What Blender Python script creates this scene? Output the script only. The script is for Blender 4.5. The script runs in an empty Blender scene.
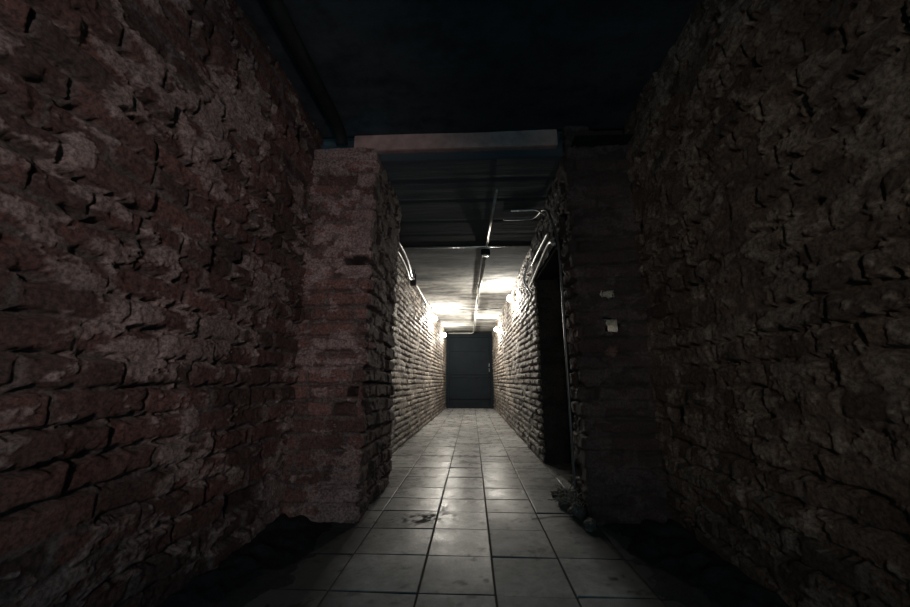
import bpy, bmesh, math, random
import numpy as np
from mathutils import Vector, Matrix

random.seed(7)
sc = bpy.context.scene
COL = sc.collection
H = 0.70                                     # eye height above the floor

# ------------------------------------------------------------------ camera
F = 360.0
PITCH = math.radians(12.15)
cam_d = bpy.data.cameras.new('camera')
cam_d.sensor_width = 36.0
cam_d.lens = 36.0 * F / 910.0
cam_d.clip_start = 0.02
cam = bpy.data.objects.new('camera', cam_d)
COL.objects.link(cam)
cam.location = (0, 0, H)
cam.rotation_euler = (math.pi / 2 + PITCH, 0, math.atan(17 * math.cos(PITCH) / F))
sc.camera = cam

# ------------------------------------------------------------------ world, added fill light, exposure
world = bpy.data.worlds.new('world')
sc.world = world
world.use_nodes = True
wb = world.node_tree.nodes['Background']
wb.inputs['Color'].default_value = (0.30, 0.76, 1.0, 1)
wb.inputs['Strength'].default_value = 0.85

sc.view_settings.view_transform = 'Standard'
sc.view_settings.look = 'None'
sc.view_settings.exposure = 0.0
sc.view_settings.gamma = 1.0
sc.view_settings.use_curve_mapping = False

def light(name, kind, loc, energy, color, target=None, **kw):
    d = bpy.data.lights.new(name, kind)
    d.energy = energy
    d.color = color
    for k, v in kw.items():
        setattr(d, k, v)
    o = bpy.data.objects.new(name, d)
    COL.objects.link(o)
    o.location = loc
    if target is not None:
        o.rotation_euler = (Vector(target) - Vector(loc)).to_track_quat('-Z', 'Y').to_euler()
    return o

# unseen spots added behind the photographer to light the near walls, one per side
light('fill_spot', 'SPOT', (0.25, -1.25, 1.0), 112, (1.0, 0.82, 0.77), (-0.95, 1.75, 1.22),
      spot_size=math.radians(55), spot_blend=1.0, shadow_soft_size=0.05)
light('fill_spot', 'SPOT', (-0.25, -1.25, 1.0), 66, (1.0, 0.80, 0.64), (1.15, 1.5, 1.10),
      spot_size=math.radians(54), spot_blend=1.0, shadow_soft_size=0.05)

# ------------------------------------------------------------------ helpers
def tag(o, label=None, cat=None, group=None, kind=None):
    if label: o['label'] = label
    if cat: o['category'] = cat
    if group: o['group'] = group
    if kind: o['kind'] = kind
    return o

def link_mesh(name, me, mat, parent=None, smooth=False):
    if mat: me.materials.append(mat)
    if smooth:
        me.polygons.foreach_set('use_smooth', np.ones(len(me.polygons), dtype=bool))
    o = bpy.data.objects.new(name, me)
    COL.objects.link(o)
    if parent: o.parent = parent
    return o

def bm_obj(name, bm, mat, parent=None, smooth=False):
    me = bpy.data.meshes.new(name)
    bmesh.ops.recalc_face_normals(bm, faces=bm.faces)
    bm.to_mesh(me)
    bm.free()
    return link_mesh(name, me, mat, parent, smooth)

def empty(name, loc=(0, 0, 0)):
    o = bpy.data.objects.new(name, None)
    COL.objects.link(o)
    o.location = loc
    o.empty_display_size = 0.05
    return o

def add_box(bm, c, s, rot=None, bevel=0.0):
    r = bmesh.ops.create_cube(bm, size=1.0)
    vs = r['verts']
    bmesh.ops.scale(bm, vec=s, verts=vs)
    if bevel > 0:
        es = list({e for v in vs for e in v.link_edges})
        rb = bmesh.ops.bevel(bm, geom=es, offset=bevel, segments=2, affect='EDGES', profile=0.6)
        vs = list({v for f in rb['faces'] for v in f.verts} | {v for v in vs if v.is_valid})
    if rot is not None:
        bmesh.ops.rotate(bm, cent=(0, 0, 0), matrix=rot, verts=vs)
    bmesh.ops.translate(bm, vec=c, verts=vs)
    return vs

def smooth_path(pts, step=0.02, rounds=2):
    """Chaikin corner cutting, so pipes bend in arcs."""
    p = [Vector(q) for q in pts]
    for _ in range(rounds):
        n = [p[0]]
        for a, b in zip(p[:-1], p[1:]):
            n += [a * 0.75 + b * 0.25, a * 0.25 + b * 0.75]
        n.append(p[-1])
        p = n
    return p

def add_tube(bm, pts, r, seg=12):
    pts = [Vector(p) for p in pts]
    rings = []
    up = None
    for i, p in enumerate(pts):
        t = (pts[min(i + 1, len(pts) - 1)] - pts[max(i - 1, 0)]).normalized()
        if up is None:
            up = t.cross(Vector((0.3, 0.2, 1)))
            if up.length < 0.1: up = t.cross(Vector((1, 0, 0)))
        up = (up - t * up.dot(t)).normalized()
        side = t.cross(up)
        rings.append([bm.verts.new(p + r * (math.cos(a) * up + math.sin(a) * side))
                      for a in [2 * math.pi * k / seg for k in range(seg)]])
    for a, b in zip(rings[:-1], rings[1:]):
        for k in range(seg):
            bm.faces.new((a[k], a[(k + 1) % seg], b[(k + 1) % seg], b[k]))
    bm.faces.new(rings[0][::-1])
    bm.faces.new(rings[-1])

def add_lathe(bm, prof, seg=24, M=Matrix()):
    """prof: (radius, z) pairs turned about z, then moved by M."""
    rings = []
    for r, z in prof:
        rings.append([bm.verts.new(M @ Vector((r * math.cos(a), r * math.sin(a), z)))
                      for a in [2 * math.pi * k / seg for k in range(seg)]])
    for a, b in zip(rings[:-1], rings[1:]):
        for k in range(seg):
            bm.faces.new((a[k], a[(k + 1) % seg], b[(k + 1) % seg], b[k]))
    bm.faces.new(rings[0][::-1])
    bm.faces.new(rings[-1])

# ------------------------------------------------------------------ noise on arrays
def vnoise(u, v, seed):
    r = np.random.RandomState(seed).rand(64, 64)
    iu = np.floor(u).astype(int); iv = np.floor(v).astype(int)
    fu = u - iu; fv = v - iv
    fu = fu * fu * (3 - 2 * fu); fv = fv * fv * (3 - 2 * fv)
    a = r[iu % 64, iv % 64]; b = r[(iu + 1) % 64, iv % 64]
    c = r[iu % 64, (iv + 1) % 64]; d = r[(iu + 1) % 64, (iv + 1) % 64]
    return (a * (1 - fu) + b * fu) * (1 - fv) + (c * (1 - fu) + d * fu) * fv

def fbm(u, v, seed, octv=4, gain=0.5):
    s = 0; a = 1; n = 0
    for k in range(octv):
        s = s + a * vnoise(u * 2 ** k + 3.7 * k, v * 2 ** k + 9.1 * k, seed + k)
        n += a; a *= gain
    return s / n                              # 0..1, mean about 0.5

def sstep(e0, e1, x):
    t = np.clip((x - e0) / (e1 - e0), 0, 1)
    return t * t * (3 - 2 * t)

# ------------------------------------------------------------------ materials
def new_mat(name):
    m = bpy.data.materials.new(name)
    m.use_nodes = True
    nt = m.node_tree
    return m, nt, nt.nodes['Principled BSDF']

def ramp(nt, fac, stops):
    n = nt.nodes.new('ShaderNodeValToRGB')
    e = n.color_ramp.elements
    while len(e) < len(stops): e.new(0.5)
    for k, (p, c) in enumerate(stops):
        e[k].position = p
        e[k].color = (*c, 1) if len(c) == 3 else c
    nt.links.new(fac, n.inputs[0])
    return n.outputs[0]

def mix(nt, fac, a, b, mode='MIX'):
    n = nt.nodes.new('ShaderNodeMix')
    n.data_type = 'RGBA'
    n.blend_type = mode
    for sock, val in ((n.inputs[0], fac), (n.inputs[6], a), (n.inputs[7], b)):
        if isinstance(val, bpy.types.NodeSocket): nt.links.new(val, sock)
        elif isinstance(val, (int, float)): sock.default_value = val
        else: sock.default_value = (*val, 1)
    return n.outputs[2]

def noise(nt, scale, detail=6, rough=0.6, vec=None, dim='3D'):
    n = nt.nodes.new('ShaderNodeTexNoise')
    n.inputs['Scale'].default_value = scale
    n.inputs['Detail'].default_value = detail
    n.inputs['Roughness'].default_value = rough
    if vec is None:
        tc = nt.nodes.new('ShaderNodeTexCoord')
        vec = tc.outputs['Object']
    nt.links.new(vec, n.inputs['Vector'])
    return n.outputs['Fac']

def attr(nt, name):
    n = nt.nodes.new('ShaderNodeAttribute')
    n.attribute_name = name
    return n.outputs['Fac']

def bump(nt, bsdf, height, strength, dist):
    n = nt.nodes.new('ShaderNodeBump')
    n.inputs['Strength'].default_value = strength
    n.inputs['Distance'].default_value = dist
    nt.links.new(height, n.inputs['Height'])
    nt.links.new(n.outputs[0], bsdf.inputs['Normal'])

def brick_mat(name, bricks, mortar, smear, rough=0.85, spec=0.3):
    m, nt, b = new_mat(name)
    c = ramp(nt, attr(nt, 'tint'), bricks)
    n1 = noise(nt, 26, 8, 0.7)
    c = mix(nt, ramp(nt, n1, [(0.35, (0, 0, 0)), (0.65, (1, 1, 1))]), c, mix(nt, 0.45, c, mortar))
    c = mix(nt, attr(nt, 'mortar'), c, mortar)
    c = mix(nt, attr(nt, 'smear'), c, smear)
    n2 = noise(nt, 90, 5, 0.7)
    c = mix(nt, 0.85, c, ramp(nt, n2, [(0.38, (0.25, 0.25, 0.25)), (0.62, (1.25, 1.25, 1.25))]), 'MULTIPLY')
    c = mix(nt, attr(nt, 'soot'), c, mix(nt, 0.80, c, (0.020, 0.017, 0.016)))  # painted shade on the piers, damp on the corridor walls
    n3 = noise(nt, 3.2, 5, 0.6)                # soot and damp, in patches
    c = mix(nt, 0.6, c, ramp(nt, n3, [(0.35, (0.3, 0.3, 0.32)), (0.62, (1, 1, 1))]), 'MULTIPLY')
    nt.links.new(c, b.inputs['Base Color'])
    b.inputs['Roughness'].default_value = rough
    b.inputs['Specular IOR Level'].default_value = spec
    bump(nt, b, noise(nt, 75, 10, 0.8), 1.0, 0.012)
    return m

def plain_mat(name, col, rough=0.6, metal=0.0, var=0.4, scale=20, bmp=0.3, bd=0.002, spec=0.5):
    m, nt, b = new_mat(name)
    n = noise(nt, scale, 6, 0.65)
    lo = tuple(x * (1 - var) for x in col)
    hi = tuple(min(1, x * (1 + var)) for x in col)
    nt.links.new(ramp(nt, n, [(0.3, lo), (0.7, hi)]), b.inputs['Base Color'])
    b.inputs['Roughness'].default_value = rough
    b.inputs['Metallic'].default_value = metal
    b.inputs['Specular IOR Level'].default_value = spec
    bump(nt, b, noise(nt, scale * 3, 6, 0.7), bmp, bd)
    return m

M_red = brick_mat('old_red_brick', [(0.0, (0.060, 0.029, 0.023)), (0.5, (0.115, 0.048, 0.038)), (1.0, (0.19, 0.085, 0.068))],
                  (0.14, 0.108, 0.096), (0.36, 0.27, 0.245))
M_brown = brick_mat('old_brown_brick', [(0.0, (0.058, 0.040, 0.030)), (0.5, (0.105, 0.070, 0.052)), (1.0, (0.17, 0.115, 0.085))],
                  (0.12, 0.092, 0.074), (0.235, 0.185, 0.150))
M_pier = brick_mat('pier_brick', [(0.0, (0.095, 0.042, 0.033)), (0.5, (0.18, 0.078, 0.060)), (1.0, (0.27, 0.125, 0.10))],
                   (0.15, 0.11, 0.095), (0.34, 0.235, 0.215))
M_shade = brick_mat('shaded_brick', [(0.0, (0.02, 0.019, 0.018)), (0.5, (0.034, 0.031, 0.030)), (1.0, (0.055, 0.045, 0.040))],
                   (0.04, 0.038, 0.036), (0.06, 0.055, 0.05))  # dark copy of the brick, standing in for shade around the doorway
M_tan = brick_mat('tan_brick', [(0.0, (0.15, 0.12, 0.095)), (0.5, (0.40, 0.335, 0.27)), (1.0, (0.72, 0.63, 0.53))],
                  (0.025, 0.021, 0.018), (0.50, 0.44, 0.37), rough=0.6, spec=0.5)

def ceiling_mat(name, c0, c1, stretch, spec=0.08):
    m, nt, b = new_mat(name)
    tc = nt.nodes.new('ShaderNodeTexCoord')
    mp = nt.nodes.new('ShaderNodeMapping')
    mp.inputs['Scale'].default_value = stretch
    nt.links.new(tc.outputs['Object'], mp.inputs['Vector'])
    n1 = noise(nt, 1.6, 8, 0.65, mp.outputs[0])
    n2 = noise(nt, 9, 6, 0.7, tc.outputs['Object'])
    c = ramp(nt, n1, [(0.38, c0), (0.58, c1)])
    c = mix(nt, 0.6, c, ramp(nt, n2, [(0.36, (0.35, 0.35, 0.35)), (0.55, (1, 1, 1))]), 'MULTIPLY')
    c = mix(nt, attr(nt, 'soot'), c, mix(nt, 0.88, c, (0.045, 0.053, 0.060)))  # painted falloff of light along the slab
    nt.links.new(c, b.inputs['Base Color'])
    b.inputs['Roughness'].default_value = 0.95
    b.inputs['Specular IOR Level'].default_value = spec
    bump(nt, b, n1, 0.6, 0.02)
    return m

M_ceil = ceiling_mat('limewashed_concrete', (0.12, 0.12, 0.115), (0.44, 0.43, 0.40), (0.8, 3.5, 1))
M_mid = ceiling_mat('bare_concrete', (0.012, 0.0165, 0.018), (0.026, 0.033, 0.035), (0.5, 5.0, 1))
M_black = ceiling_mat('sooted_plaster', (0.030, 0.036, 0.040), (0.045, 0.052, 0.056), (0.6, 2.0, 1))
M_beam = plain_mat('beam_plaster', (0.30, 0.185, 0.160), 0.85, 0, 0.35, 9, 0.5, 0.006)
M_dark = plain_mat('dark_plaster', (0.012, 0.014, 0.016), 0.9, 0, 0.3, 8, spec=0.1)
M_pipe = plain_mat('grey_painted_pipe', (0.30, 0.30, 0.28), 0.38, 0.3, 0.35, 14, 0.2, 0.001)
M_steel = plain_mat('dull_steel', (0.36, 0.37, 0.37), 0.32, 0.8, 0.3, 25, 0.25, 0.001)
M_cable = plain_mat('black_cable', (0.02, 0.02, 0.021), 0.35, 0, 0.3, 30, 0.1, 0.001)
M_matt = plain_mat('matt_black_pipe', (0.012, 0.013, 0.014), 0.9, 0, 0.3, 20, spec=0.1)
M_midpipe =  plain_mat('worn_painted_pipe', (0.15, 0.15, 0.145), 0.3, 0.4, 0.4, 20, 0.2, 0.001)
M_darkpipe =  plain_mat('dark_painted_pipe', (0.06, 0.06, 0.058), 0.35, 0.2, 0.4, 20, 0.2, 0.001)
M_door = plain_mat('blue_grey_door_paint', (0.0062, 0.0090, 0.0115), 0.7, 0.0, 0.35, 6, 0.25, 0.002, spec=0.08)
M_lampbody = plain_mat('lamp_casting', (0.45, 0.44, 0.40), 0.45, 0.3, 0.2, 20)
M_dirt = plain_mat('dark_soil', (0.013, 0.013, 0.014), 0.95, 0, 0.5, 30, 1.0, 0.01, spec=0.2)
M_rub = plain_mat('broken_masonry', (0.055, 0.048, 0.042), 0.9, 0, 0.5, 25, 0.8, 0.006)
M_gapbright = plain_mat('brightened_gap_brick', (0.80, 0.74, 0.66), 0.9, 0, 0.4, 60, 0.8, 0.004)  # pale copy of the brick that strengthens the lit gaps
M_twig = plain_mat('dry_twig', (0.13, 0.12, 0.095), 0.8, 0, 0.4, 30)
m, nt, b = new_mat('lamp_glass')
b.inputs['Base Color'].default_value = (1, 0.95, 0.85, 1)
b.inputs['Emission Color'].default_value = (1.0, 0.90, 0.72, 1)
b.inputs['Emission Strength'].default_value = 60.0
M_glow = m

# tiles
m, nt, b = new_mat('worn_floor_tile')
tc = nt.nodes.new('ShaderNodeTexCoord')
n1 = noise(nt, 2.4, 8, 0.68)
n2 = noise(nt, 22, 8, 0.7)
c = ramp(nt, attr(nt, 'tint'), [(0.0, (0.17, 0.168, 0.165)), (1.0, (0.26, 0.258, 0.252))])
c = mix(nt, 0.75, c, ramp(nt, n1, [(0.36, (0.62, 0.62, 0.62)), (0.60, (1.2, 1.2, 1.2))]), 'MULTIPLY')
c = mix(nt, 0.5, c, ramp(nt, n2, [(0.35, (0.45, 0.45, 0.45)), (0.6, (1.1, 1.1, 1.1))]), 'MULTIPLY')
c = mix(nt, attr(nt, 'mortar'), c, (0.022, 0.021, 0.02))
c = mix(nt, attr(nt, 'smear'), c, (0.03, 0.028, 0.026))
nt.links.new(c, b.inputs['Base Color'])
r = ramp(nt, noise(nt, 7, 8, 0.7), [(0.3, (0.17, 0.17, 0.17)), (0.7, (0.40, 0.40, 0.40))])
r = mix(nt, attr(nt, 'dust'), r, (0.62, 0.62, 0.62))
r = mix(nt, attr(nt, 'mortar'), r, (0.9, 0.9, 0.9))
r = mix(nt, attr(nt, 'smear'), r, (0.9, 0.9, 0.9))
nt.links.new(r, b.inputs['Roughness'])
b.inputs['Specular IOR Level'].default_value = 0.058
bump(nt, b, noise(nt, 45, 8, 0.7), 0.35, 0.003)
M_tile = m

# ------------------------------------------------------------------ brick surfaces
def grid_mesh(name, P, keep=None, **attrs):
    """P: (nu, nv, 3) array of points."""
    nu, nv = P.shape[:2]
    me = bpy.data.meshes.new(name)
    me.vertices.add(nu * nv)
    me.vertices.foreach_set('co', P.reshape(-1).astype(np.float32))
    idx = np.arange(nu * nv).reshape(nu, nv)
    q = np.stack([idx[:-1, :-1], idx[1:, :-1], idx[1:, 1:], idx[:-1, 1:]], -1)
    if keep is not None:
        q = q[keep[:-1, :-1] & keep[1:, :-1] & keep[1:, 1:] & keep[:-1, 1:]]
    q = q.reshape(-1, 4)
    me.loops.add(q.size)
    me.loops.foreach_set('vertex_index', q.reshape(-1).astype(np.int32))
    me.polygons.add(len(q))
    me.polygons.foreach_set('loop_start', np.arange(0, q.size, 4, dtype=np.int32))
    me.polygons.foreach_set('loop_total', np.full(len(q), 4, dtype=np.int32))
    me.update(calc_edges=True)
    for k, a in attrs.items():
        at = me.attributes.new(k, 'FLOAT', 'POINT')
        at.data.foreach_set('value', a.reshape(-1).astype(np.float32))
    me.validate()
    return me

def brick_wall(name, path, z0, z1, mat, res=0.007, seed=1, course=0.085, length=0.25, joint=0.012,
               depth=0.012, lump=0.020, jut=0.008, smear_amt=0.5, corner=0.015, holes=(), missing=0.0,
               ztop=None, through=(), smear_h=0.0045, rgh=0.010, soot=None, wave=0.016):
    """A coursed brick face that follows the plan path [(x, y), ...]; its face looks to the right of the path."""
    pts = [np.array(p, float) for p in path]
    seg = [np.linalg.norm(b - a) for a, b in zip(pts[:-1], pts[1:])]
    L = sum(seg)
    nu = max(3, int(L / res) + 1)
    s = np.linspace(0, L, nu)
    cum = np.concatenate([[0], np.cumsum(seg)])
    X = np.interp(s, cum, [p[0] for p in pts]); Y = np.interp(s, cum, [p[1] for p in pts])
    w = max(1, int(corner / res))                       # round the corners a little
    if w > 1 and len(pts) > 2:
        ker = np.ones(2 * w + 1) / (2 * w + 1)
        Xp = np.pad(X, w, mode='reflect', reflect_type='odd'); Yp = np.pad(Y, w, mode='reflect', reflect_type='odd')
        X = np.convolve(Xp, ker, 'valid'); Y = np.convolve(Yp, ker, 'valid')
    tx = np.gradient(X); ty = np.gradient(Y)
    n = np.hypot(tx, ty) + 1e-9
    NX = ty / n; NY = -tx / n
    nv = max(3, int((z1 - z0) / res) + 1)
    V1 = np.linspace(z0, z1, nv)
    U, V = np.meshgrid(s, V1, indexing='ij')
    rs = np.random.RandomState(seed)
    # wavering courses
    Vw = V + wave * (fbm(U * 1.6, V * 0.8, seed + 10, 3) - 0.5) * 2
    row = np.floor((Vw + 5 * course) / course).astype(int)
    fv = (Vw + 5 * course) / course - row
    off = rs.rand(400) * 0.35 + (np.arange(400) % 2) * 0.5
    lenf = 1.0 - 0.45 * (rs.rand(400) < 0.28)            # some courses are headers
    ln = length * lenf[row % 400]
    Uw = U + off[row % 400] * length + 0.03 * vnoise(U * 3 + row * 7.3, row * 1.7, seed + 20)
    col = np.floor(Uw / ln).astype(int)
    fu = Uw / ln - col
    du = np.minimum(fu, 1 - fu) * ln
    dv = np.minimum(fv, 1 - fv) * course
    jit = (fbm(U * 26, V * 26, seed + 30, 3) - 0.5) * joint * 1.6
    d = np.minimum(du * 1.25, dv * 0.92) + jit
    inside = sstep(joint * 0.35, joint * 0.35 + 0.009, d)
    hsh = rs.rand(97, 89)
    t1 = hsh[col % 97, row % 89]
    t2 = hsh[(col * 3 + 5) % 97, (row * 7 + 2) % 89]
    t3 = hsh[(col * 11 + 1) % 97, (row * 5 + 9) % 89]
    t4 = hsh[(col * 7 + 8) % 97, (row * 13 + 4) % 89]
    chip = sstep(0.60, 0.78, fbm(U * 14, V * 14, seed + 40, 4))
    face = (t1 - 0.5) * 2 * jut + (fu - 0.5) * (t2 - 0.5) * jut * 1.4 + (fv - 0.5) * (t3 - 0.5) * jut * 1.4 \
        - chip * 0.010 + (fbm(U * 34, V * 34, seed + 50, 5, 0.65) - 0.5) * rgh
    gap = sstep(0.36, 0.56, fbm(U * 4, V * 7, seed + 60, 4))          # raked-out joints
    mort = -depth * (0.15 + 1.15 * gap) * (0.38 + 0.82 * sstep(-0.004, 0.010, du - dv)) + (fbm(U * 50, V * 50, seed + 70, 3) - 0.5) * 0.008
    hgt = mort + (face - mort) * inside
    out = (t4 < missing) & (d > joint * 0.3)
    hgt = np.where(out, hgt - 0.055 * sstep(joint * 0.3, joint * 0.3 + 0.012, d), hgt)
    sm_n = 0.50 * fbm(U * 3.0, V * 4.5, seed + 80, 5, 0.6) + 0.50 * fbm(U * 11, V * 19, seed + 81, 5, 0.68)
    th = 0.5 + (0.5 - smear_amt) * 0.30
    sm = sstep(th, th + 0.025, sm_n) * (0.6 + 0.4 * vnoise(U * 20, V * 20, seed + 85))
    sm = np.where(out, 0, sm)
    smh = smear_h * (0.1 + 2.2 * fbm(U * 30, V * 30, seed + 90, 5, 0.6))
    hgt = hgt + sm * (smh - np.minimum(hgt, 0) * 0.40)
    hgt = hgt + (fbm(U * 1.7, V * 1.7, seed + 95, 3) - 0.5) * 2 * lump
    for (uc, vc, wu, wv, dp) in holes:
        e = 0.006 * (vnoise(U * 60, V * 60, seed + 99) - 0.5)
        q = np.minimum(wu / 2 - np.abs(U - uc), wv / 2 - np.abs(V - vc)) + e
        hgt = hgt - dp * sstep(0.0, 0.010, q)
    keep = None
    if through:
        keep = np.ones_like(U, bool)
        for (uc, vc, wu, wv) in through:
            e = 0.024 * (vnoise(U * 45, V * 45, seed + 98) - 0.5)
            keep &= ~((np.abs(U - uc) < wu / 2 + e) & (np.abs(V - vc) < wv / 2 + e))
    P = np.stack([X[:, None] + NX[:, None] * hgt, Y[:, None] + NY[:, None] * hgt, V], -1)
    me = grid_mesh(name, P, keep, tint=np.where(out, 0.0, t3), mortar=np.clip(1 - inside, 0, 1), smear=sm,
                   soot=(np.zeros_like(U) if soot is None else soot(U, V)))
    return link_mesh(name, me, mat, None, True)

XW = 1.383 * H                # near walls
XP = 0.85 * H                 # inner faces of the two piers
XPL = 0.83 * H
YP = 2.80 * H                 # front of the left pier
ZN = H + 2.24 * H             # near ceiling
ZB = H + 2.02 * H             # underside of the beam
ZC = H + 1.90 * H             # corridor ceiling
Y0 = -1.6                     # the near passage goes on behind the photographer

tag(brick_wall('wall_left', [(-XW, -1.35), (-XW, YP + 0.10)][::1], -0.03, ZN + 0.02, M_red, seed=3, res=0.0055,
    smear_amt=0.45, missing=0.012, joint=0.014, depth=0.022, jut=0.011, lump=0.015,
    holes=[(2.78, 1.21, 0.05, 0.06, 0.06)]), kind='structure')
tag(brick_wall('wall_right', [(XW, YP + 0.14), (XW, -1.35)], -0.03, ZN + 0.02, M_brown, seed=29, res=0.0055,
    smear_amt=0.36, missing=0.012, joint=0.014, depth=0.022, jut=0.012, lump=0.016), kind='structure')

# piers of the opening
yb = 3.85 * H
def pier_shade(U, V):  # shade painted on the side face and in the holes, clear patches as glints
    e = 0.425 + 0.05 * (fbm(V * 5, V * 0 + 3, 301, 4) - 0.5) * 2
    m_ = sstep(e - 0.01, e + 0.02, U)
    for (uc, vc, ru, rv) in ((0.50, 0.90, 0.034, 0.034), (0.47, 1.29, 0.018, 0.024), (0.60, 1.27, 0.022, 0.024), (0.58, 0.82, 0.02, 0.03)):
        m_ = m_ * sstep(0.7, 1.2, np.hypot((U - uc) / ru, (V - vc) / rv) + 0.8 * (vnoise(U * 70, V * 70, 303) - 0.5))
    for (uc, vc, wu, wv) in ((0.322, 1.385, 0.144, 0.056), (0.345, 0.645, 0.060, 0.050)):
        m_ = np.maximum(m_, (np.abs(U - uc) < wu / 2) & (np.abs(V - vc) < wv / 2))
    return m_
pl = brick_wall('brick_pier', [(-XW - 0.02, YP), (-XPL, YP), (-XPL, yb), (-1.12 * H - 0.02, yb)], -0.03, ZB + 0.01, M_pier, seed=41, soot=pier_shade,
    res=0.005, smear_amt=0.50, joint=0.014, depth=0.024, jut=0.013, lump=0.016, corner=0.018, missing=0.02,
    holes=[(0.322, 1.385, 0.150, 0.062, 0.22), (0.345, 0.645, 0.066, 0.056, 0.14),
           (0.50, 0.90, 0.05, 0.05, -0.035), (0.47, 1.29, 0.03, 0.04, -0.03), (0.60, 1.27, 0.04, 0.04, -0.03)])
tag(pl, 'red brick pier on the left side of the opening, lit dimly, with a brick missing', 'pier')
ypr = 2.88 * H
ybr = 3.25 * H
uf = 0.60 * H + (3.25 - 2.88) * H + (1.10 - 0.85) * H           # where x = 1.10 H on the front of the right pier
gaps = [(1.10 * H, H + 0.43 * H, 0.060, 0.068), (1.10 * H, H + 0.69 * H, 0.050, 0.036)]
def pier_shade_right(U, V):  # shade painted over the whole pier, clear patches left as lit specks
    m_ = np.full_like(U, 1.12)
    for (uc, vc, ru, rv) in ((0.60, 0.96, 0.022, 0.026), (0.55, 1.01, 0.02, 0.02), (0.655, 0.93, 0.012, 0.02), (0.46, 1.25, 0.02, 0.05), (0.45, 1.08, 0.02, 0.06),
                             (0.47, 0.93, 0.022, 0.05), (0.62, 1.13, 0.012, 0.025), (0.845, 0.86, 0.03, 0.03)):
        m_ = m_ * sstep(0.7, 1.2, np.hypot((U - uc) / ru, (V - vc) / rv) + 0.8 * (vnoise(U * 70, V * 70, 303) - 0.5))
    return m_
pr = brick_wall('brick_pier', [(1.45 * H, ybr), (XP, ybr), (XP, ypr), (XW + 0.02, ypr)][::1], -0.03, ZN + 0.01, M_pier, seed=57, soot=pier_shade_right,
    through=[(uf, z, w, h) for x, z, w, h in gaps] + [(0.35 * H + 0.008, z, w + 0.105, h) for x, z, w, h in gaps],
    res=0.006, smear_amt=0.5, joint=0.012, depth=0.018, jut=0.014, lump=0.018, corner=0.03, missing=0.05)
tag(pr, 'brick pier in painted shade on the right side of the opening, beside the black doorway', 'pier')

# sides of the gaps right through the right pier, coloured pale to look brighter lit
for x, z, w, h in gaps:
    bm = bmesh.new()
    n = 10
    rr = random.Random(int(z * 1000))
    ring = []
    for k in range(n + 1):
        t = k / n
        y = ypr - 0.004 + t * (ybr - ypr + 0.008)
        x0, x1 = x - w / 2 - 0.06 * t - 0.006, x + w / 2 + 0.006 + 0.045 * t
        P = []
        for (px, pz) in ((x0, z - h / 2), (x0, z), (x0, z + h / 2), (x, z + h / 2), (x1, z + h / 2), (x1, z + h * .2), (x1, z - h * .1), (x1, z - h / 2), (x, z - h / 2)):
            P.append(bm.verts.new((px + rr.uniform(-.004, .004), y, pz + rr.uniform(-.004, .004))))
        ring.append(P)
    for a, b_ in zip(ring[:-1], ring[1:]):
        for k in range(9):
            bm.faces.new((a[k], a[(k + 1) % 9], b_[(k + 1) % 9], b_[k]))
    bm_obj('gap_side', bm, M_gapbright, pr)

def damp(U, V):
    e = 0.62 + 0.5 * (fbm(U * 1.5, V * 1.5, 401, 5) - 0.5) * 2
    return 0.62 * sstep(e + 0.25, e - 0.35, V)

# corridor walls
tag(brick_wall('wall_corridor_left', [(-1.12 * H, yb - 0.05), (-1.12 * H, 5 * H), (-0.98 * H, 14.1 * H)], -0.03, ZC + 0.01, M_tan, seed=71, res=0.008,
    soot=damp, course=0.066, length=0.215, joint=0.015, depth=0.030, jut=0.006, smear_amt=0.22, wave=0.008, rgh=0.006, lump=0.008, smear_h=0.002), kind='structure')
tag(brick_wall('wall_corridor_right', [(0.80 * H, 14.1 * H), (0.87 * H, 4.83 * H), (0.90 * H, 4.82 * H)], -0.03, ZC + 0.01, M_tan, seed=83, res=0.008,
    soot=damp, course=0.066, length=0.215, joint=0.015, depth=0.030, jut=0.009, smear_amt=0.22, wave=0.008, rgh=0.006, lump=0.012, smear_h=0.002, corner=0.03), kind='structure')

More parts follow.
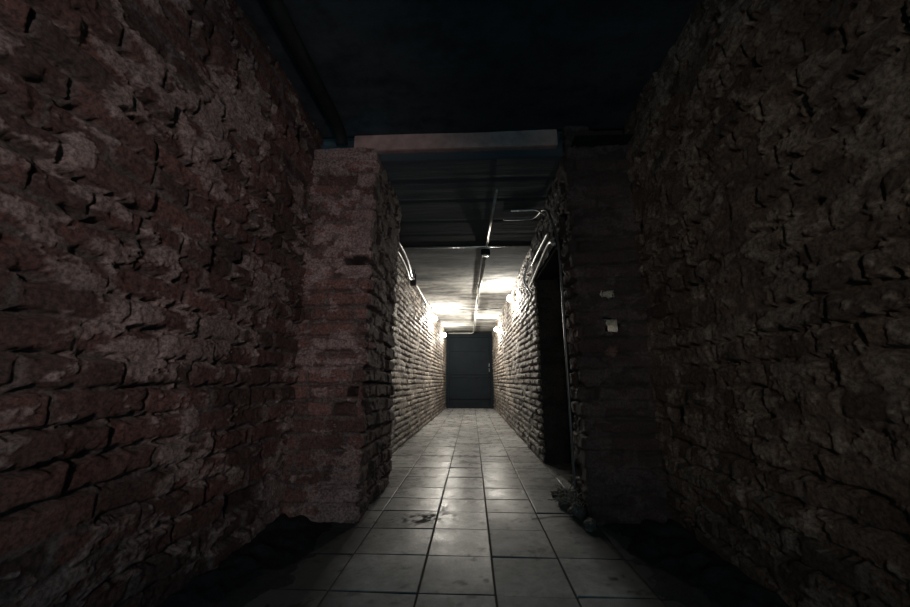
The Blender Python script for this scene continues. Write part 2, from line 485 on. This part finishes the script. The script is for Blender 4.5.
# ------------------------------------------------------------------ floor of tiles
def tiles():
    f, p = 360.0, PITCH
    def yfloor(py): return H / math.tan(math.atan((py - 303.5) / f) - p)
    rows = [yfloor(y) for y in (594.7, 556.5, 529.5, 512, 499, 488, 477, 468)]
    while rows[-1] < 14.2 * H: rows.append(rows[-1] + 0.345 * H)
    while rows[0] > -1.35: rows.insert(0, rows[0] - 0.37 * H)
    cols = [-1.48, -1.10, -0.71, -0.273, 0.104, 0.485, 0.87, 1.25, 1.6]
    cols = [c * H for c in cols]
    nx, ny = 200, 900
    xs = np.linspace(cols[0], cols[-1], nx)
    # finer rows near the camera
    t = np.linspace(0, 1, ny)
    ys = -1.35 + (14.2 * H + 1.35) * (0.42 * t + 0.58 * t ** 2.2)
    X, Y = np.meshgrid(xs, ys, indexing='ij')
    # insert exact joint lines by snapping the grid to them
    def knit(a, lines):
        lines = np.array(lines)
        a = a[np.min(np.abs(a[:, None] - lines[None, :]), 1) > 0.0075]
        ext = [l + o for l in lines for o in (-0.0070, -0.0044, -0.0026, 0, 0.0026, 0.0044, 0.0070)]
        ext = [e for e in ext if a[0] < e < a[-1]]
        return np.sort(np.concatenate([a, ext]))
    ys2 = knit(ys, rows); xs2 = knit(xs, cols)
    X, Y = np.meshgrid(xs2, ys2, indexing='ij')
    ci = np.searchsorted(cols, X[:, 0]) ; 
    ci = np.searchsorted(np.array(cols), X); ri = np.searchsorted(np.array(rows), Y)
    dx = np.min(np.abs(X[..., None] - np.array(cols)), -1)
    dy = np.full_like(Y, 9.0)
    for r_ in rows: dy = np.minimum(dy, np.abs(Y - r_))
    d = np.minimum(dx, dy)
    rs = np.random.RandomState(5)
    h1 = rs.rand(40, 80); h2 = rs.rand(40, 80); h3 = rs.rand(40, 80)
    cx = np.array([0] + [(a + b) / 2 for a, b in zip(cols[:-1], cols[1:])] + [0])[ci]
    cy = np.array([0] + [(a + b) / 2 for a, b in zip(rows[:-1], rows[1:])] + [0])[ri]
    Z = (h1[ci, ri] - 0.5) * 0.004 + (h2[ci, ri] - 0.5) * 0.022 * (X - cx) + (h3[ci, ri] - 0.5) * 0.022 * (Y - cy)
    inn = sstep(0.0026, 0.0044, d)
    Z = Z * inn - 0.003 * (1 - inn) + (fbm(X * 4, Y * 4, 61, 3) - 0.5) * 0.002
    # dark stains: the blot by the third joint; near tiles darker towards both edges
    st = np.exp(-(((X + 0.27) / 0.13) ** 2 + ((Y - 2.05 - 0.25 * (X + .27)) / 0.06) ** 2)) * sstep(0.45, 0.58, fbm(X * 40, Y * 40, 77, 5, 0.65)) * 1.6
    st += 0.35 * sstep(0.66, 0.74, fbm(X * 24, Y * 24, 87, 5, 0.65))
    st += sstep(0.02, 0.0, np.abs((Y - (2.12 + 0.18 * (X - 0.42) - 1.4 * (X - 0.42) ** 2)) + 0.03 * (fbm(X * 12, Y * 12, 90, 3) - .5))) * (X > 0.3) * (X < 0.62) * 0.8
    dust = sstep(2.15, 1.15, Y + 0.5 * (fbm(X * 4, Y * 4, 97, 5) - 0.5) - 0.35 * (X > 0.104 * H) + 0.15 * (h3[(ci * 5) % 40, (ri * 3) % 80] - .5))
    g_ = 0.10 * (fbm(X * 7, Y * 7, 95, 4) - 0.5)
    near_ = sstep(3.6 * H, 2.6 * H, Y)
    st += near_ * 0.9 * (sstep(-0.50 * H, -0.82 * H, X + g_) + sstep(0.58 * H, 0.80 * H, X + g_))
    me = grid_mesh('floor', np.stack([X, Y, Z], -1), None, tint=h1[(ci * 3) % 40, (ri * 5) % 80],
                   mortar=1 - inn, smear=np.clip(st, 0, 1), dust=dust)
    return link_mesh('floor', me, M_tile)
tag(tiles(), kind='structure')

# soil and dust that has crept over the tiles along both near walls
def soil(name, side, label):
    ys = np.linspace(-1.35, 3.6 * H if side > 0 else 2.86 * H, 330)
    us = np.linspace(0, 1, 70)
    Uq, Y = np.meshgrid(us, ys, indexing='ij')
    y1 = ys
    if side > 0:
        edge = np.interp(y1, np.array([-1.35, 1.55, 1.75, 2.2, 2.9, 3.35, 3.6]) * np.array([1] + [H] * 6), np.array([0.62, 0.68, 0.74, 0.80, 0.84, 0.93, 1.0]) * H)
        outer = np.where(y1 < ypr + .05, XW, 1.1 * H)
    else:
        edge = np.interp(y1, np.array([-1.35, 1.5, 1.9, 2.4, 2.86]) * np.array([1] + [H] * 4), np.array([0.74, 0.80, 0.86, 0.90, 0.90]) * H)
        outer = np.full_like(y1, XW)
    edge = edge + 0.03 * (fbm(y1 * 9, y1 * 0, 12 + (side > 0), 4) - 0.5)
    Xq = edge[None, :] + (outer - edge)[None, :] * Uq
    hgt = 0.03 * sstep(0, 1, Uq * (0.6 + 0.8 * fbm(Xq * 5, Y * 5, 33, 3))) + 0.02 * (fbm(Xq * 14, Y * 14, 35, 5) - 0.5) * sstep(0, 0.15, Uq) \
        + 0.025 * sstep(0.55, 0.8, fbm(Xq * 9, Y * 9, 37, 3)) * sstep(0.1, 0.5, Uq)
    Z = -0.004 + hgt
    P = np.stack([side * Xq, Y, Z], -1)
    o = link_mesh(name, grid_mesh(name, P), M_dirt, None, True)
    return tag(o, label, 'soil', kind='stuff')
soil('soil_strip', -1, 'dark soil and dust along the foot of the left brick wall')
soil('soil_strip', 1, 'dark soil and dust along the foot of the right brick wall')

# ------------------------------------------------------------------ ceilings and beam
def slab(name, x0, x1, y0, y1, z, mat, amp=0.006, seed=1, thick=0.12, grooves=(), drop=0.0):
    nx = int((x1 - x0) / 0.03) + 2; ny = int((y1 - y0) / 0.02) + 2
    X, Y = np.meshgrid(np.linspace(x0, x1, nx), np.linspace(y0, y1, ny), indexing='ij')
    Z = z + (fbm(X * 2, Y * 5, seed, 4) - 0.5) * 2 * amp
    Z = Z - drop * (Y - y0) / (y1 - y0)
    for g in grooves:
        Z = Z + 0.006 * np.exp(-((Y - g) / 0.012) ** 2)
    e = y0 + 1.05 + 0.5 * (fbm(X * 1.5, Y * 3, seed + 50, 5) - 0.5) * 2  # near end darkened in the colour, as if the lamp light fell off
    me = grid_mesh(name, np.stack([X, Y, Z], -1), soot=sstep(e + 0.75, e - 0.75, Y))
    o = link_mesh(name, me, mat, None, True)
    md = o.modifiers.new('thickness', 'SOLIDIFY'); md.thickness = thick; md.offset = 1.0 
    # grid normals look up, so the slab grows away from the room
    return tag(o, kind='structure')
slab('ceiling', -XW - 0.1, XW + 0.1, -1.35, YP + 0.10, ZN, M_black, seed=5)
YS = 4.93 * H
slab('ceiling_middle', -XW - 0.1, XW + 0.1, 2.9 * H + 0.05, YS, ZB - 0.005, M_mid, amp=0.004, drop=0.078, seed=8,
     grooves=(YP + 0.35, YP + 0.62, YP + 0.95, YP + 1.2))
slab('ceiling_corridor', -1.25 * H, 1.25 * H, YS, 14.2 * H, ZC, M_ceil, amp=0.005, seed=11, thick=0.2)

bm = bmesh.new()
zbm = H + 2.085 * H
add_box(bm, (-0.14 * H, 2.9 * H + 0.09, (ZN + zbm) / 2 + 0.02), (1.88 * H, 0.16, ZN - zbm + 0.04), bevel=0.015)
o = bm_obj('ceiling_beam', bm, M_beam)
tag(o, 'plastered beam spanning the opening between the two brick piers', 'beam')
bm = bmesh.new()
add_box(bm, (0, 2.9 * H + 0.14, (ZN + ZB) / 2 + 0.03), (2 * XW + 0.2, 0.10, ZN - ZB + 0.06))
tag(bm_obj('wall_header', bm, M_black), kind='structure')

# dark room behind the doorway in the right wall
bm = bmesh.new()
def quad(bm, pts): bm.faces.new([bm.verts.new(p) for p in pts])
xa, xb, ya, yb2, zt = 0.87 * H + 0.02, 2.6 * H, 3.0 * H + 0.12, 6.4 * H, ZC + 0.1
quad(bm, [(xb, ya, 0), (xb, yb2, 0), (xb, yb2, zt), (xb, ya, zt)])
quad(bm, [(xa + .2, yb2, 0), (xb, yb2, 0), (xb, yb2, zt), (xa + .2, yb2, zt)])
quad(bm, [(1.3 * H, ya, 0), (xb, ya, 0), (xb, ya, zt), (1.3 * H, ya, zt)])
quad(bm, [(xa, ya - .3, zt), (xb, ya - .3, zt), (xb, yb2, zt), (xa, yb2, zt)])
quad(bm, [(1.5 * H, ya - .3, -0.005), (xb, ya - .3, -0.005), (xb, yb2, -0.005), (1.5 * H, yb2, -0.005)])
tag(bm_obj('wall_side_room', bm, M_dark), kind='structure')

# reveal of the doorway, with shade put into its brick colour
tag(brick_wall('wall_doorway', [(0.89 * H, 4.84 * H), (2.6 * H, 4.84 * H)], -0.03, ZC + 0.01, M_shade, seed=91, res=0.01), kind='structure')
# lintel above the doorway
ln_ = brick_wall('doorway_lintel', [(0.86 * H + 0.1, 4.84 * H), (0.845 * H, 4.84 * H), (0.845 * H, 3.22 * H), (0.86 * H + 0.1, 3.22 * H)], H + 1.37 * H, ZC + 0.12, M_shade, seed=93, res=0.008)
tag(ln_, 'brick lintel in painted shade over the black doorway on the right', 'lintel')
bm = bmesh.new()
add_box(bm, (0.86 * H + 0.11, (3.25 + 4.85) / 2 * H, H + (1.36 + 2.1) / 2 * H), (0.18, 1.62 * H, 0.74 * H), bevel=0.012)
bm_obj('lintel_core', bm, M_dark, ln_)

# end wall and door
YE = 14.0 * H
bm = bmesh.new()
add_box(bm, (0, YE + 0.14, 1.1), (2.6 * H, 0.16, 2.3))
tag(bm_obj('wall_back', bm, M_dark), kind='structure')
door = empty('door_1', (0, YE, 0)); tag(door, kind='structure')
dx0, dx1, dzt = -0.97 * H, 0.80 * H, H + 1.68 * H
bm = bmesh.new()
add_box(bm, ((dx0 + dx1) / 2, 0.02, dzt / 2), (dx1 - dx0 - 0.1, 0.04, dzt - 0.02), bevel=0.004)
bm_obj('door_leaf', bm, M_door, door)
bm = bmesh.new()
for x in (dx0 + 0.025, dx1 - 0.025): add_box(bm, (x, 0, dzt / 2), (0.06, 0.10, dzt), bevel=0.005)
add_box(bm, ((dx0 + dx1) / 2, 0, dzt + 0.02), (dx1 - dx0, 0.10, 0.07), bevel=0.005)
bm_obj('door_frame', bm, M_door, door)
bm = bmesh.new()
for z in (0.25, 0.80, 0.86 * H + 0.28, 1.50):
    add_box(bm, ((dx0 + dx1) / 2, -0.008, z), (dx1 - dx0 - 0.16, 0.02, 0.035), bevel=0.004)
for x in (dx0 + 0.1, dx1 - 0.1): add_box(bm, (x, -0.008, 0.9), (0.035, 0.02, 1.6), bevel=0.004)
bm_obj('door_rail', bm, M_door, door)
for z in (0.95, 1.08):
    bm = bmesh.new()
    add_tube(bm, [(dx1 - 0.10, -0.02, z), (dx1 - 0.10, -0.06, z), (dx1 - 0.10, -0.06, z + 0.07), (dx1 - 0.10, -0.02, z + 0.07)], 0.009, 8)
    tag(bm_obj('door_handle', bm, M_steel, door))

# ------------------------------------------------------------------ wall lamps of the corridor
def wall_lamp(side, x, y, z, label, energy):
    root = empty('wall_lamp', (x, y, z))
    tag(root, label, 'lamp', 'bulkhead lamps on the corridor walls')
    R_ = Matrix.Rotation(-side * math.pi / 2, 4, 'Y')       # local z looks away from the wall
    bm = bmesh.new()
    add_lathe(bm, [(0.065, -0.02), (0.068, 0.0), (0.066, 0.018), (0.052, 0.026)], 20, R_)
    bm_obj('base', bm, M_lampbody, root, True)
    bm = bmesh.new()
    add_lathe(bm, [(0.048, 0.026), (0.050, 0.045), (0.044, 0.066), (0.030, 0.082), (0.010, 0.089)], 20, R_)
    g = bm_obj('lamp_glass', bm, M_glow, root, True)
    bm = bmesh.new()
    for k in range(4):
        a = math.pi * k / 4
        pts = [R_ @ Vector((0.058 * math.cos(t) * math.cos(a), 0.058 * math.cos(t) * math.sin(a), 0.024 + 0.076 * math.sin(t)))
               for t in [math.pi * j / 12 for j in range(13)]]
        add_tube(bm, pts, 0.0022, 6)
    bm_obj('wire_guard', bm, M_steel, root, True)
    l = light('bulb', 'POINT', (-side * 0.17, 0, -0.07), energy * 2.1, (1.0, 0.94, 0.84), shadow_soft_size=0.03)
    l.parent = root
    return root
wall_lamp(1, 0.845 * H, 7.0 * H, H + 1.60 * H, 'nearest glowing bulkhead lamp on the right corridor wall', 24)
wall_lamp(1, 0.815 * H, 10.7 * H, H + 1.50 * H, 'farther glowing bulkhead lamp on the right corridor wall near the end door', 26)
wall_lamp(-1, -1.045 * H, 9.4 * H, H + 1.62 * H, 'nearest glowing bulkhead lamp on the left corridor wall', 40)
wall_lamp(-1, -1.00 * H, 12.3 * H, H + 1.55 * H, 'farther glowing bulkhead lamp on the left corridor wall near the end door', 20)

# ------------------------------------------------------------------ pipes and conduits
def pipe(name, pts, r, mat, label, cat='pipe', clamps=(), rounds=3, seg=12):
    root = empty(name, pts[0])
    tag(root, label, cat)
    base = Vector(pts[0])
    bm = bmesh.new()
    p = smooth_path([Vector(q) - base for q in pts], rounds=rounds) if rounds else [Vector(q) - base for q in pts]
    add_tube(bm, p, r, seg)
    bm_obj('tube', bm, mat, root, True)
    for (c, nrm, up) in clamps:
        bm = bmesh.new()
        q = Vector(nrm).to_track_quat('Z', 'Y').to_matrix()
        add_tube(bm, [Vector(c) - base - Vector(nrm) * 0.009, Vector(c) - base + Vector(nrm) * 0.009], r + 0.004, seg)
        u = Vector(up)
        add_box(bm, Vector(c) - base + u * (r + 0.002), (0.07 if abs(u.x) < .5 and abs(nrm[0]) < .5 else 0.018, 0.018 if abs(nrm[0]) < .5 else 0.07, 0.006) if abs(u.z) > .5 else (0.006, 0.02, 0.06))
        bm_obj('clamp', bm, M_steel, root, True)
    return root

zc = ZC - 0.036
# central conduit down the corridor ceiling
yk = YS
pc = pipe('ceiling_conduit', [(0.150, YS + 0.02, ZC - 0.045), (0.085, 9.3 * H, ZC - 0.045), (0.06, 13.55 * H, ZC - 0.045),
     (0.05, 13.75 * H, ZC - 0.05), (0.0, 13.8 * H, ZC - 0.07), (-0.90 * H, 13.8 * H, ZC - 0.07)], 0.020, M_pipe,
     'long pale conduit running down the middle of the bright corridor ceiling', 'conduit',
     clamps=[((0.117, 7.0 * H, ZC - 0.045), (0, 1, 0), (0, 0, 1)), ((0.085, 9.3 * H, ZC - 0.045), (0, 1, 0), (0, 0, 1)), ((0.072, 11.6 * H, ZC - 0.045), (0, 1, 0), (0, 0, 1))], rounds=0)
pipe('ceiling_conduit', [(0.195, 3.45 * H, ZB - 0.048), (0.158, YS - 0.03, ZB - 0.100)], 0.011, M_pipe,
     'short thin conduit on the dark ceiling slab before the bright corridor', 'conduit', rounds=0)
root = empty('junction_box', (0.15, YS + 0.03, ZC - 0.045)); tag(root, 'small junction box where the middle conduit meets the cross conduit', 'junction box')
bm = bmesh.new(); add_lathe(bm, [(0.045, 0.02), (0.048, 0.0), (0.048, -0.03), (0.040, -0.036)], 20); bm_obj('box', bm, M_dark, root, True)
bm = bmesh.new(); add_lathe(bm, [(0.036, -0.036), (0.037, -0.042), (0.030, -0.046), (0.006, -0.047)], 20); bm_obj('lid', bm, M_pipe, root, True)
pipe('cross_conduit', [(-1.10 * H, YS - 0.012, ZC - 0.004), (0.10, YS - 0.012, ZC - 0.004), (0.86 * H, YS - 0.012, ZC - 0.004)], 0.009, M_steel,
     'thin conduit crossing the ceiling at the edge of the dark slab', 'conduit', rounds=0)
pipe('cross_cable', [(-1.04 * H, 9.2 * H, ZC - 0.02), (-0.3, 9.25 * H, ZC - 0.035), (0.07, 9.3 * H, ZC - 0.062), (0.3, 9.28 * H, ZC - 0.045), (0.80 * H, 9.2 * H, ZC - 0.035)], 0.007, M_cable,
     'sagging black cable crossing the bright corridor ceiling', 'cable')
# left wall top
xl = -1.09 * H
pipe('wall_conduit', [(xl + 0.045, 6.2 * H, H + 1.76 * H), (xl + 0.045, 6.5 * H, H + 1.76 * H), (-1.06 * H + 0.035, 8.9 * H, H + 1.72 * H), (-1.055 * H + 0.035, 9.0 * H, ZC - 0.02)], 0.015, M_pipe,
     'pale conduit along the top of the left corridor wall', 'conduit', rounds=1)
bm = bmesh.new(); add_box(bm, (xl + 0.05, 6.12 * H, H + 1.75 * H), (0.075, 0.07, 0.15), bevel=0.008)
tag(bm_obj('junction_box', bm, M_cable), 'small black junction box at the top corner of the left corridor wall', 'junction box')
pipe('wall_cable', [(-0.93 * H, 4.0 * H, H + 1.70 * H), (-0.885 * H, 4.3 * H, H + 1.68 * H), (-0.90 * H, 5.0 * H, H + 1.66 * H), (-1.0 * H, 5.8 * H, H + 1.72 * H), (xl + 0.06, 6.1 * H, H + 1.76 * H)], 0.014, M_midpipe,
     'upper grey cable sagging from behind the left pier to the junction box', 'cable')
pipe('wall_cable', [(-0.95 * H, 4.0 * H, H + 1.60 * H), (-0.90 * H, 4.3 * H, H + 1.57 * H), (-0.92 * H, 5.0 * H, H + 1.56 * H), (-0.98 * H, 5.5 * H, H + 1.60 * H), (-1.0 * H, 5.9 * H, H + 1.70 * H), (-0.98 * H, 6.0 * H, ZC - 0.01)], 0.013, M_midpipe,
     'lower grey cable looping from behind the left pier up to the ceiling', 'cable')
# right side bends
pipe('bent_conduit', [(0.28, 4.1 * H, ZB - 0.068), (0.44, 4.1 * H, ZB - 0.068), (0.78 * H, 4.08 * H, ZB - 0.070), (0.81 * H, 3.6 * H, ZB - 0.12), (0.815 * H, 3.3 * H, H + 1.45 * H), (0.815 * H, 3.17 * H, H + 1.2 * H), (0.815 * H, 3.17 * H, H + 0.5 * H), (0.815 * H, 3.17 * H, 0.02)], 0.008, M_darkpipe,
     'thin conduit bending from the dark ceiling down the right pier beside the doorway', 'conduit')
pipe('bent_conduit', [(0.33, 3.90 * H, ZB - 0.055), (0.50, 3.90 * H, ZB - 0.055), (0.77 * H, 3.88 * H, ZB - 0.06), (0.80 * H, 3.6 * H, ZB - 0.2)], 0.006, M_steel,
     'thinner steel conduit just above the bent one on the dark ceiling', 'conduit')
pipe('lintel_conduit', [(0.80 * H, 3.30 * H, H + 1.28 * H), (0.80 * H, 3.40 * H, H + 1.37 * H), (0.80 * H, 3.6 * H, H + 1.38 * H), (0.81 * H, 4.8 * H, H + 1.27 * H)], 0.013, M_pipe,
     'lower of the two pale conduits running over the black doorway', 'conduit')
pipe('lintel_conduit', [(0.79 * H, 3.5 * H, H + 1.48 * H), (0.80 * H, 4.2 * H, H + 1.50 * H), (0.81 * H, 4.6 * H, H + 1.50 * H)], 0.010, M_steel,
     'upper darker conduit running over the black doorway', 'conduit')
pipe('loop_cable', [(0.80 * H, 4.82 * H, H + 1.62 * H), (0.76 * H, 4.86 * H, H + 1.50 * H), (0.73 * H, 4.9 * H, H + 1.36 * H), (0.80 * H, 4.86 * H, H + 1.22 * H), (0.84 * H, 4.84 * H, H + 1.16 * H), (0.80 * H, 4.95 * H, H + 1.05 * H), (0.76 * H, 5.0 * H, H + 0.95 * H)], 0.008, M_steel,
     'grey cable looping down the corner of the right corridor wall', 'cable')
# near ceiling pipe, upper left
pipe('ceiling_pipe', [(-1.14 * H, -1.3, ZN - 0.05), (-1.14 * H, 2.45 * H, ZN - 0.05), (-1.14 * H, 2.72 * H, ZN - 0.06), (-1.14 * H, 2.80 * H, ZN - 0.12)], 0.036, M_matt, 'thick black pipe under the dark ceiling, above the left wall', 'pipe', rounds=1, seg=16)

# ------------------------------------------------------------------ rubble at the foot of the right pier
def chunk(name, loc, size, mat, seed, rot):
    bm = bmesh.new()
    bmesh.ops.create_cube(bm, size=1.0)
    bmesh.ops.subdivide_edges(bm, edges=bm.edges[:], cuts=3, use_grid_fill=True)
    rr = random.Random(seed)
    for v in bm.verts:
        v.co = Vector([c * (1 - 0.12 * (abs(v.co[(i + 1) % 3]) > 0.45)) for i, c in enumerate(v.co)])
        v.co += Vector([rr.uniform(-0.06, 0.06) for _ in range(3)])
        v.co = Vector([a * s for a, s in zip(v.co, size)])
    o = bm_obj(name, bm, mat)
    o.rotation_euler = rot
    o.location = loc
    return o
g = 'masonry lumps at the foot of the right pier'
rubs = [((0.80 * H, 3.40 * H, 0.035), (0.10, 0.07, 0.06), 'largest brick lump at the foot of the right pier by the doorway'),
        ((0.88 * H, 3.36 * H, 0.115), (0.08, 0.06, 0.05), 'brick lump perched against the doorway edge of the right pier'),
        ((0.78 * H, 3.02 * H, 0.03), (0.08, 0.07, 0.055), 'nearer brick lump at the inner corner of the right pier'),
        ((0.73 * H, 3.20 * H, 0.02), (0.05, 0.045, 0.035), 'small brick lump on the tiles in front of the right pier'),
        ((0.72 * H, 3.48 * H, 0.017), (0.04, 0.035, 0.03), 'smallest brick lump on the tiles beside the black doorway'),
        ((0.80 * H, 2.78 * H, 0.02), (0.06, 0.05, 0.04), 'flat brick lump nearest the viewer below the right pier')]
for i, (l, sz, lab) in enumerate(rubs):
    o = chunk('brick_lump', l, sz, M_rub, i + 3, (0.3 * i, 0.2, 0.8 * i))
    tag(o, lab, 'rubble', g)
bm = bmesh.new()
rr = random.Random(9)
for k in range(60):
    a = rr.uniform(0, 2 * math.pi)
    p0 = Vector((0.80 * H + rr.uniform(-.05, .05), 3.2 * H + rr.uniform(-.12, .12), rr.uniform(0.0, 0.08)))
    d = Vector((math.cos(a) * .7 - .2, math.sin(a) * .7, rr.uniform(.4, 1.4))).normalized()
    ln = rr.uniform(0.06, 0.16)
    bend = Vector((rr.uniform(-.4, .4), rr.uniform(-.4, .4), -0.8))
    pts = [p0 + d * ln * t + bend * ln * t * t * .5 for t in (0, .33, .66, 1)]
    add_tube(bm, pts, rr.uniform(.0012, .003), 5)
tag(bm_obj('dry_twigs', bm, M_twig), 'tangle of dry twigs and scraps at the foot of the right pier', 'twigs', kind='stuff')
